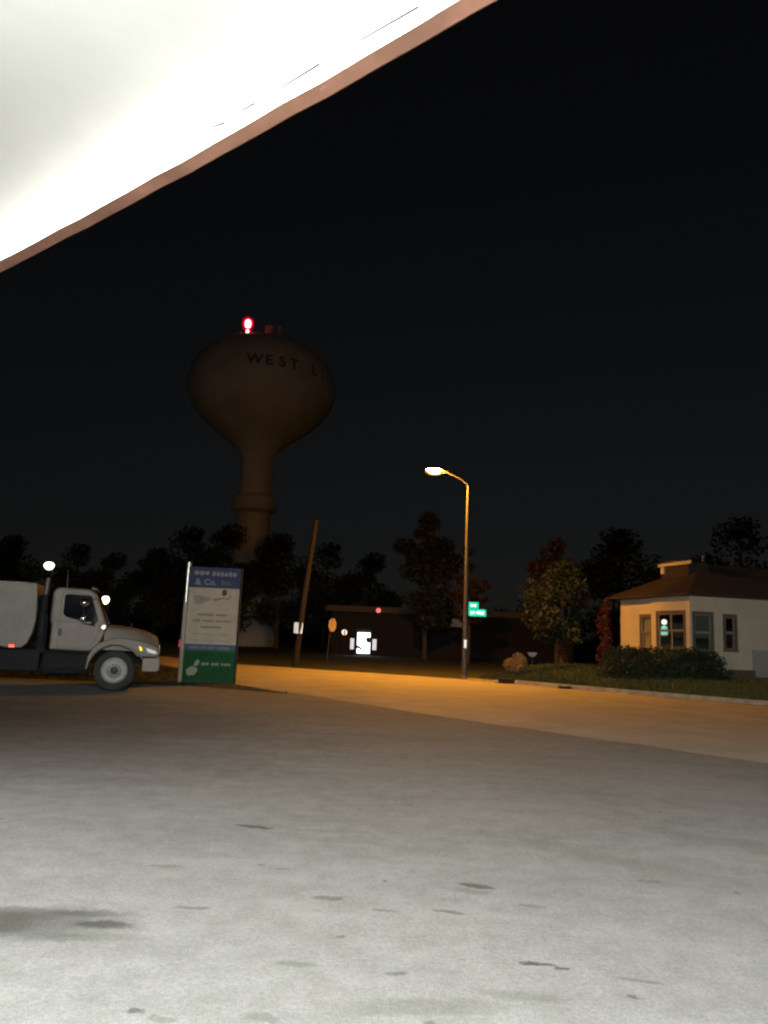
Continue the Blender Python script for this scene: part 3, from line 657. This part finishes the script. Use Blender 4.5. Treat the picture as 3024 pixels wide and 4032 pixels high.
MB().box((.28,4.99,GZ),(9.0,5.15,EAVE)).box((8.84,.16,GZ),(9.0,4.99,EAVE)).build('wall', M_wall, hs_)
MB().box((1.75,-.22,GZ-.1),(2.85,-.002,.74)).build('foundation', M_fnd, hs_)
MB().box((2.9,-.10,GZ-.1),(9.0,-.002,1.55)).build('enclosed_porch_wall', mat('porch_grey', (.40,.385,.35), .8, var=.1), hs_)
MB().box((.30,.30,GZ+.3),(8.8,4.9,GZ+.36)).build('inner_floor', M_dark, hs_)
def window(axis, h, off, out, panes, curtain=None, cas=.10, frame=M_trim):
    """casing round the opening; axis y: lamp-lit side (faces -x); axis x: shaded side (faces -y)"""
    u0, u1, z0, z1 = h
    def B(mb, a, c, b_, d_, o0, o1):
        if axis == 'x': return mb.box((a, off+o0, c), (b_, off+o1, d_))
        return mb.box((off+o0, a, c), (off+o1, b_, d_))
    mb = MB(); B(mb, u0-.02, z1-cas, u1+.02, z1+.02, -.03, .06); B(mb, u0-.04, z0-.06, u1+.04, z0+.03, -.06, .06)
    B(mb, u0-.02, z0+.03, u0+cas, z1-cas, -.028, .06); B(mb, u1-cas, z0+.03, u1+.02, z1-cas, -.028, .06)
    w = mb.build('window', frame, hs_)
    n = panes; iu0, iu1 = u0+cas, u1-cas; uw = (iu1-iu0)/n; zm = (z0+z1)/2-.02
    for i in range(n):
        a, b_ = iu0+i*uw, iu0+(i+1)*uw
        for (c, d_, dep) in ((z0+.03, zm, .05), (zm, z1-cas, .025)):
            s = MB(); t = .05
            B(s, a, c, b_, c+t, dep, dep+.035); B(s, a, d_-t, b_, d_, dep, dep+.035); B(s, a, c+t, a+t, d_-t, dep+.001, dep+.034); B(s, b_-t, c+t, b_, d_-t, dep+.001, dep+.034)
            s.build('sash', M_sash, w)
            p = MB(); B(p, a+t, c+t, b_-t, d_-t, dep+.012, dep+.018); p.build('pane', M_glass, w)
    if curtain:
        q = MB()
        for (a, c, b_, d_) in curtain[1]: B(q, a, c, b_, d_, .14, .15)
        q.build('curtain', curtain[0], w)
    return w
window('y', WA, .12, -1, 1, (M_curtain, [(WA[0]+.05, WA[2], WA[1]-.12, WA[3]-.1)]))
window('y', WB, .0, -1, 2)
window('x', WC, .0, -1, 1, (M_blind, [(WC[0]+.05, 1.95, WC[1]-.05, 2.9)]))
window('x', WD, .0, -1, 1)
# eave board, roof
MB().box((-.03,-.03,EAVE),(.05,2.60,EAVE+.10)).box((.08,2.60,EAVE-.02),(.16,5.18,EAVE+.10)).box((.05,-.03,EAVE),(9.05,.05,EAVE+.10)).build('frieze_board', M_cream if False else M_wall, hs_)
OV = .42; x0, x1, y0, y1 = -OV, 9.0+OV, -OV, 5.15+OV; RH = 1.55; rm = (y0+y1)/2; ra = x0+(y1-y0)/2; rb = x1-(y1-y0)/2
rz = EAVE+.10
rv = [(x0,y0,rz),(x1,y0,rz),(x1,y1,rz),(x0,y1,rz),(ra,rm,rz+RH),(rb,rm,rz+RH),(x0,y0,rz-.07),(x1,y0,rz-.07),(x1,y1,rz-.07),(x0,y1,rz-.07)]
roof = MB().add(rv, [(0,1,5,4),(1,2,5),(2,3,4,5),(3,0,4),(6,9,8,7),(0,6,7,1),(1,7,8,2),(2,8,9,3),(3,9,6,0)]).build('roof', M_roof, hs_)
# small dormer near the top of the hip
dz = rz+RH-.42
dm = MB().box((1.35,1.85,dz-.5),(2.4,3.75,dz+.43)).build('dormer', M_roof, roof)
MB().prism([(1.65,dz+.45),(3.95,dz+.45),(2.8,dz+.53)], 1.2, 2.6, 'x').build('dormer_roof', M_roof, dm)
MB().box((1.28,1.60,dz+.30),(1.345,3.90,dz+.45)).build('dormer_fascia', M_cream, dm)
MB().box((1.28,3.48,dz-.03),(1.345,3.70,dz+.295)).build('dormer_corner_board', M_cream, dm)
MB().tube([(2.4,2.2,dz+.3),(2.4,2.2,dz+.78)], .05, 8).build('vent_pipe', M_steel, roof)
# glowing lamp behind the double window
wl = thing('window_lamp', 'small white and teal lamp glowing inside the double window', 'lamp', (KX + math.cos(TH)*.24 - math.sin(TH)*2.02, KY + math.sin(TH)*.24 + math.cos(TH)*2.02, 2.03), TH)
MB().lathe([(.05,-.05),(.13,.0),(.15,.12),(.11,.20),(.14,.30),(.09,.38),(.03,.40)], 7).build('glass_body', M_tv, wl, smooth=True)
MB().lathe([(.03,.44),(.10,.48),(.12,.56),(.08,.64),(.02,.66)], 14).build('bulb', M_tv2, wl, smooth=True)
MB().box((-.10,-.35,-.10),(.25,.12,.0)).build('sill_shelf', M_trim, wl)

# ------------------------------------------------------------------ foliage
def leaf_mesh(name, clumps, n, size, seed, M, flat=.9):
    """clumps: list of (centre, radius xyz); leaf-sized quads spread in their volume"""
    rg = np.random.default_rng(seed); vs, fs = [], []
    w = np.array([c[1][0]*c[1][1]*c[1][2] for c in clumps])**.66; w = w/w.sum()
    for ci, (c, r) in enumerate(clumps):
        k = max(12, int(n*w[ci]))
        d = rg.normal(size=(k,3)); d /= np.linalg.norm(d, axis=1)[:,None]; rad = rg.random(k)**.42
        P = np.array(c) + d*rad[:,None]*np.array(r)
        a = rg.normal(size=(k,3)); a /= np.linalg.norm(a, axis=1)[:,None]; b = np.cross(a, rg.normal(size=(k,3))); b /= np.linalg.norm(b, axis=1)[:,None]
        s = size*rg.uniform(.6,1.4,k)
        for p, u, v_, q in zip(P, a, b, s):
            o = len(vs); vs += [tuple(p-u*q), tuple(p+v_*q*.5), tuple(p+u*q), tuple(p-v_*q*.5)]; fs.append((o,o+1,o+2,o+3))
    me = bpy.data.meshes.new(name); me.from_pydata(vs, [], fs); me.materials.append(M); return me
def leafmat(name, c1, c2):
    M = mat(name, c1, .65, col2=c2, scale=1.1, detail=3); return M
ML_dark = leafmat('leaves_dark', (.032,.036,.016), (.016,.02,.009))
ML_olive = leafmat('leaves_olive', (.034,.042,.014), (.014,.019,.007))
ML_rust = leafmat('leaves_rust', (.055,.022,.012), (.026,.012,.008))
ML_tan = leafmat('leaves_tan', (.30,.20,.105), (.19,.125,.065))
ML_hedge = leafmat('leaves_hedge', (.028,.042,.016), (.016,.026,.011))
ML_red = leafmat('leaves_red', (.11,.016,.01), (.05,.01,.008))
def crown_clumps(seed, w, h, z0, n=26, top=.35):
    rg = random.Random(seed); out = []
    for i in range(n):
        t = rg.random(); z = z0 + h*(.08+.88*t)
        prof = math.sin(math.pi*min(1,(t*.86+.16)))**.7
        a = rg.uniform(0,6.28); rr = w/2*prof*math.sqrt(rg.random())*.85
        s = rg.uniform(.16,.30)*w*(.75+.3*prof)*.75
        out.append(((rr*math.cos(a), rr*math.sin(a), z), (s, s, s*rg.uniform(.6,.9))))
    return out
PROTO = {}
def tree(name, label, loc, h, w, trunk_h, leafM, seed, n=5000, leaf=.10, group='trees around the road', sx=1.0, share=None, trunk_r=.14, cat='tree'):
    t = thing(name, label, cat, loc, 0, group)
    key = share or (name, seed)
    if key not in PROTO:
        cl = crown_clumps(seed, w, h-trunk_h, trunk_h)
        mb = MB(); rg = random.Random(seed)
        mb.tube([(0,0,-.1),(.03,.02,trunk_h*.6),(.0,.05,trunk_h*1.1),(.05,.0,h*.62),(.02,.04,h*.85)], [trunk_r*1.25,trunk_r,trunk_r*.85,trunk_r*.45,trunk_r*.12], 9)
        for k in range(7):
            c = cl[rg.randrange(len(cl))][0]; z = trunk_h*rg.uniform(.8,1.3)
            mb.tube([(0.02,.03,z),(c[0]*.45,c[1]*.45,(z+c[2])/2+.1),(c[0]*.95,c[1]*.95,c[2])], [trunk_r*.5,trunk_r*.3,trunk_r*.08], 6)
        o = mb.build('trunk', M_bark, t, smooth=True)
        me = leaf_mesh('crown', cl, n, leaf, seed+50, leafM); c = bpy.data.objects.new('crown', me); COL.objects.link(c); c.parent = t
        PROTO[key] = (o, c)
    else:
        for src in PROTO[key]:
            q = src.copy(); COL.objects.link(q); q.parent = t
    t.rotation_euler.z = seed*1.3; t.scale = (sx, sx, sx)
    return t
# trees that can be told apart
tree('tall_tree', 'tall oval tree just left of the street lamp', (3.25,55.0,-.05), 10.4, 5.2, 1.8, ML_dark, 1, 9000, .14, trunk_r=.17)
tree('lawn_tree', 'low olive tree on the lawn left of the house', (8.98,38.0,.25), 5.2, 4.2, 1.1, ML_olive, 2, 9000, .095)
tree('rust_tree', 'rust-leaved tree behind the olive lawn tree', (10.6,46.5,.1), 7.6, 4.0, 1.6, ML_rust, 3, 6000, .11)
tree('small_rust_tree', 'small rust-leaved tree behind the street lamp pole', (5.6,49.0,.0), 7.6, 2.4, 2.2, ML_rust, 4, 3000, .12, trunk_r=.1)
# dark background trees
bgT = [(-41,86,11,'dark tree at the left edge beyond the truck body'),(-35.5,90,10.5,'dark tree behind the gap between truck body and cab'),(-30.5,88,9.5,'dark tree behind the truck cab roof'),(-24.8,86,10.2,'dark tree behind the truck hood'),
       (-18.6,74,11,'dark tree behind the gap between truck and pylon sign'),(-13.6,68,10.6,'dark tree behind the pylon sign, below the water tower'),(-9.2,70,10.4,'dark tree just right of the pylon sign'),(-5.2,74,10,'dark tree behind the leaning utility pole'),
       (-1.0,78,9.6,'dark tree above the lit entrance of the low building'),(20.5,66,11.5,'dark tree beyond the house roof left end'),(29,62,12.0,'dark tree behind the house roof at the right edge')]
for i, (x, y, h, lab) in enumerate(bgT):
    v = i % 3
    tree('dark_tree', lab, (x,y,-.05), 8.0, 6.2, 1.2, ML_dark if v != 1 else ML_olive, 10+v, 7000, .13, 'dark trees across the road', h/8.0, share=('bg', v), trunk_r=.17)
# far wood that closes the view below the crowns
wc = []; rw = random.Random(77)
for k in range(150):
    x = -130+260*k/149; h = 4.6+2.2*math.sin(k*.37)+rw.uniform(-1.2,1.4); wc.append(((x, 132+rw.uniform(-5,5), h*.5),(2.6,2.6,h*.55)))
fw_ = bpy.data.objects.new('far_wood', leaf_mesh('far_wood', wc, 26000, .42, 78, ML_dark)); COL.objects.link(fw_)
tag(fw_, 'far dark wood along the horizon behind the trees', 'wood', kind='stuff')
# brown shrub on the lawn edge, red shrub by the house corner, hedge
def shrub(name, label, loc, clumps, M, n, leaf, seed, stems=5, cat='shrub'):
    t = thing(name, label, cat, loc)
    mb = MB(); rg = random.Random(seed)
    for k in range(stems):
        c = clumps[k % len(clumps)][0]; mb.tube([(c[0]*.4,c[1]*.4,-.08),(c[0]*.8,c[1]*.8,c[2]*.6),(c[0],c[1],c[2])], [.035,.025,.01], 6)
    mb.build('stem', M_bark, t)
    me = leaf_mesh('foliage', clumps, n, leaf, seed, M); o = bpy.data.objects.new('foliage', me); COL.objects.link(o); o.parent = t
    return t
shrub('tan_shrub', 'tan dry shrub on the lawn edge near the lamp post', (5.42,30.9,.35), [((-.22,0,.26),(.26,.3,.26)),((.12,.05,.42),(.32,.3,.32)),((.3,.1,.25),(.2,.25,.25)),((.0,-.1,.2),(.35,.3,.22))], ML_tan, 2600, .045, 7)
shrub('red_shrub', 'dark red leafy shrub at the far left corner of the house', (10.35,36.2,.3), [((.1,0,.7),(.4,.35,.6)),((.2,0,1.5),(.3,.3,.6)),((.1,.1,2.3),(.36,.3,.7)),((.25,.1,3.0),(.2,.3,.4))], ML_red, 1500, .06, 8)
hc = []
rgh = random.Random(5)
for i in range(34):
    u = i/33; x = u*4.1; edge = 1-.55*max(0, (u-.86)/.14)**2 - .30*max(0,(.12-u)/.12)
    hc.append(((x, -u*.55+rgh.uniform(-.18,.18), (.48*edge+rgh.uniform(-.05,.05))),(.36,.5,.5*edge))); hc.append(((x+rgh.uniform(-.1,.1), -u*.55+rgh.uniform(-.15,.15), 1.06*edge+rgh.uniform(-.08,.08)),(.30,.38,.27*edge)))
shrub('hedge', 'long dark clipped hedge below the house windows', (8.45,29.0,.20), hc, ML_hedge, 17000, .05, 9, 12, 'hedge')
# small sapling foliage under the lawn tree (brownish young shoots round its trunk)
shrub('trunk_shoots', 'rusty young shoots round the trunk of the olive lawn tree', (8.95,37.5,.3), [((0,0,.55),(.16,.16,.3)),((-.15,0,.95),(.28,.25,.35)),((.15,0,1.0),(.26,.25,.35))], ML_rust, 900, .05, 12)
# pale bowl on a stake
gb = thing('garden_ornament', 'small pale bowl on a thin stake beside the tan shrub', 'garden ornament', (6.12,31.1,.42))
MB().tube([(0,0,-.1),(0,0,.52)], .014, 8).build('stake', M_steel, gb)
bw = MB().lathe([(.03,0),(.13,.05),(.19,.15),(.20,.19),(.17,.17),(.02,.09)], 18, (0,0,.50)).build('bowl', mat('pale_glaze', (.62,.62,.56), .25), gb, smooth=True)
# storm drain hood at the kerb
dr = thing('storm_drain', 'dark storm drain inlet in the pale kerb', 'drain', (4.72, 28.72, 0), R(-45))
MB().box((-.30,-.10,.008),(.30,.14,.17)).build('hood', M_dark, dr, bevel=.02)
for k in range(5): MB().box((-.26+k*.11,-.40,.010),(-.20+k*.11,-.102,.022)).build('grate_bar', M_dark, dr)
dbx = thing('kerb_debris', 'small dark clump of leaves in the gutter by the lawn', 'debris', (6.35,26.75,.0))
me = leaf_mesh('leaf_clump', [((0,0,.05),(.25,.12,.05)),((.15,.02,.04),(.15,.1,.04))], 160, .04, 31, ML_dark); o = bpy.data.objects.new('leaf_clump', me); COL.objects.link(o); o.parent = dbx

# ------------------------------------------------------------------ utility pole, signs across the road
upole = thing('utility_pole', 'leaning wooden utility pole with small white sign', 'utility pole', (-3.9, 36.8, 0))
MB().tube([(0,0,-.2),(.30,0,3.4),(.66,0,6.9)], [.15,.13,.105], 12).build('pole', M_pole, upole, smooth=True)
s = MB().box((-.30+.17,-.19,1.45),(.13+.17,-.165,1.98)).build('small_sign', M_retro_w, upole, bevel=.03); s.rotation_euler.x = R(-2.3)
st = thing('octagonal_sign', 'plain octagonal sign back glowing orange on a leaning post', 'sign', (-2.42, 36.6, 0))
MB().box((-.03,-.02,-.1),(.03,.02,2.25)).build('post', M_pole, st).rotation_euler.y = R(4.5)
oc = [(.30*math.cos(R(22.5+45*k))/math.cos(R(22.5)), 1.93+.31*math.sin(R(22.5+45*k))/math.cos(R(22.5))) for k in range(8)]
pl = MB().prism(oc, -.012, .0, 'y').build('plate', mat('sign_back', (.62,.50,.36), .5, .2), st); pl.rotation_euler = (0, R(3), R(58)); pl.location = (.15,-.03,0)
# low building with a lit entrance
bd = thing('low_building', 'long low dark building with bright lit glass entrance', 'building', (-9.0, 60.0, 0))
M_bw = mat('dark_brick', (.03,.023,.02), .9, var=.3, scale=4); M_bfas = mat('fascia_tan', (.10,.075,.055), .7, var=.2)
MB().box((5.3,0,-.1),(7.25,8,3.2)).box((8.42,0,-.1),(24,8,3.2)).box((7.25,0,1.9),(8.42,8,3.2)).box((7.25,.6,-.1),(8.42,8,1.9)).build('wall', M_bw, bd)
MB().box((4.9,-.5,3.2),(24.4,8.4,3.65)).build('roof_fascia', M_bfas, bd)
dr_ = MB().box((7.27,.10,-.05),(7.33,.16,1.72)).box((8.34,.10,-.05),(8.40,.16,1.72)).box((7.33,.10,1.66),(8.34,.16,1.72)).box((7.33,.10,-.05),(8.34,.16,.06)).build('entrance_door', M_dark, bd)
MB().box((7.34,.12,.07),(8.33,.13,1.65)).build('lit_pane', M_doorlit, dr_)
MB().prism([(7.98,1.16),(8.10,1.30),(8.33,1.30),(8.33,.92),(8.22,.86),(8.08,.94)], .06, .099, 'y').build('notice', M_dark, dr_)
MB().prism([(7.34,.68),(7.52,.62),(7.70,.48),(7.76,.30),(7.72,.07),(7.66,.30),(7.50,.44),(7.34,.44)], .06, .099, 'y').build('stand', M_dark, dr_)
for (a, b) in ((6.82,7.10),(8.52,8.82)):
    w = MB().box((a-.04,-.04,.32),(b+.04,-.002,1.22)).build('window', M_dark, bd)
    MB().box((a,-.06,.36),(b,-.041,1.18)).build('lit_pane', M_sidelit, w)
MB().lathe([(.16,-.05),(.19,0),(.12,.08)], 12, (8.88,-.55,2.52+.85), 'y').build('red_lamp', M_redlamp, bd)
w = MB().box((14.4,-.05,2.3),(15.5,-.002,3.05)).build('window', M_trim, bd); MB().box((14.5,-.07,2.38),(15.4,-.051,2.97)).build('dim_pane', mat('dim_glass', (.1,.09,.08), .3, emit=(.30,.25,.20), estr=.10), w)
rs = thing('round_reflector', 'small round pale reflector on a post left of the lit entrance', 'reflector', (-1.95, 44.0, 0))
MB().tube([(0,0,-.1),(0,0,1.75)], .025, 8).build('post', M_pole, rs)
q = MB().lathe([(.17,0),(.17,.015)], 18, (0,-.04,1.60), 'y').build('disc', M_retro_w, rs); q.rotation_euler.x = R(-1.5)
# far street lamps behind the trees
for (x, y, z, lab, r_) in ((-33.2,77,7.08,'far white street lamp above the truck body',.40),(-27.25,77,3.92,'far pale lamp beside the truck windshield',.30)):
    f_ = thing('far_street_lamp', lab, 'street lamp', (x,y,0), 0, 'far street lamps behind the truck')
    MB().tube([(r_*.4,.5,0),(r_*.4,.5,z*.97),(r_*.2,.2,z+.2),(0,0,z+.2)], [.09,.07,.05,.05], 8).build('pole', M_dark, f_)
    a = MB().lathe([(.12,.30),(r_*.5,.26),(r_*.8,.18)], 14, (0,0,z)).build('lamp_head', M_dark, f_)
    b = MB().lathe([(.1,.30),(r_*.7,.24),(r_,.05),(r_*.95,-.18),(r_*.6,-.40),(.08,-.48)], 16, (0,0,z)).build('lamp_lens', M_farlamp, f_, smooth=True); b.scale = (1.25,1,1)

for o_ in bpy.data.objects:
    if o_.name.split('.')[0] == 'lettering': o_['kind'] = 'stuff'
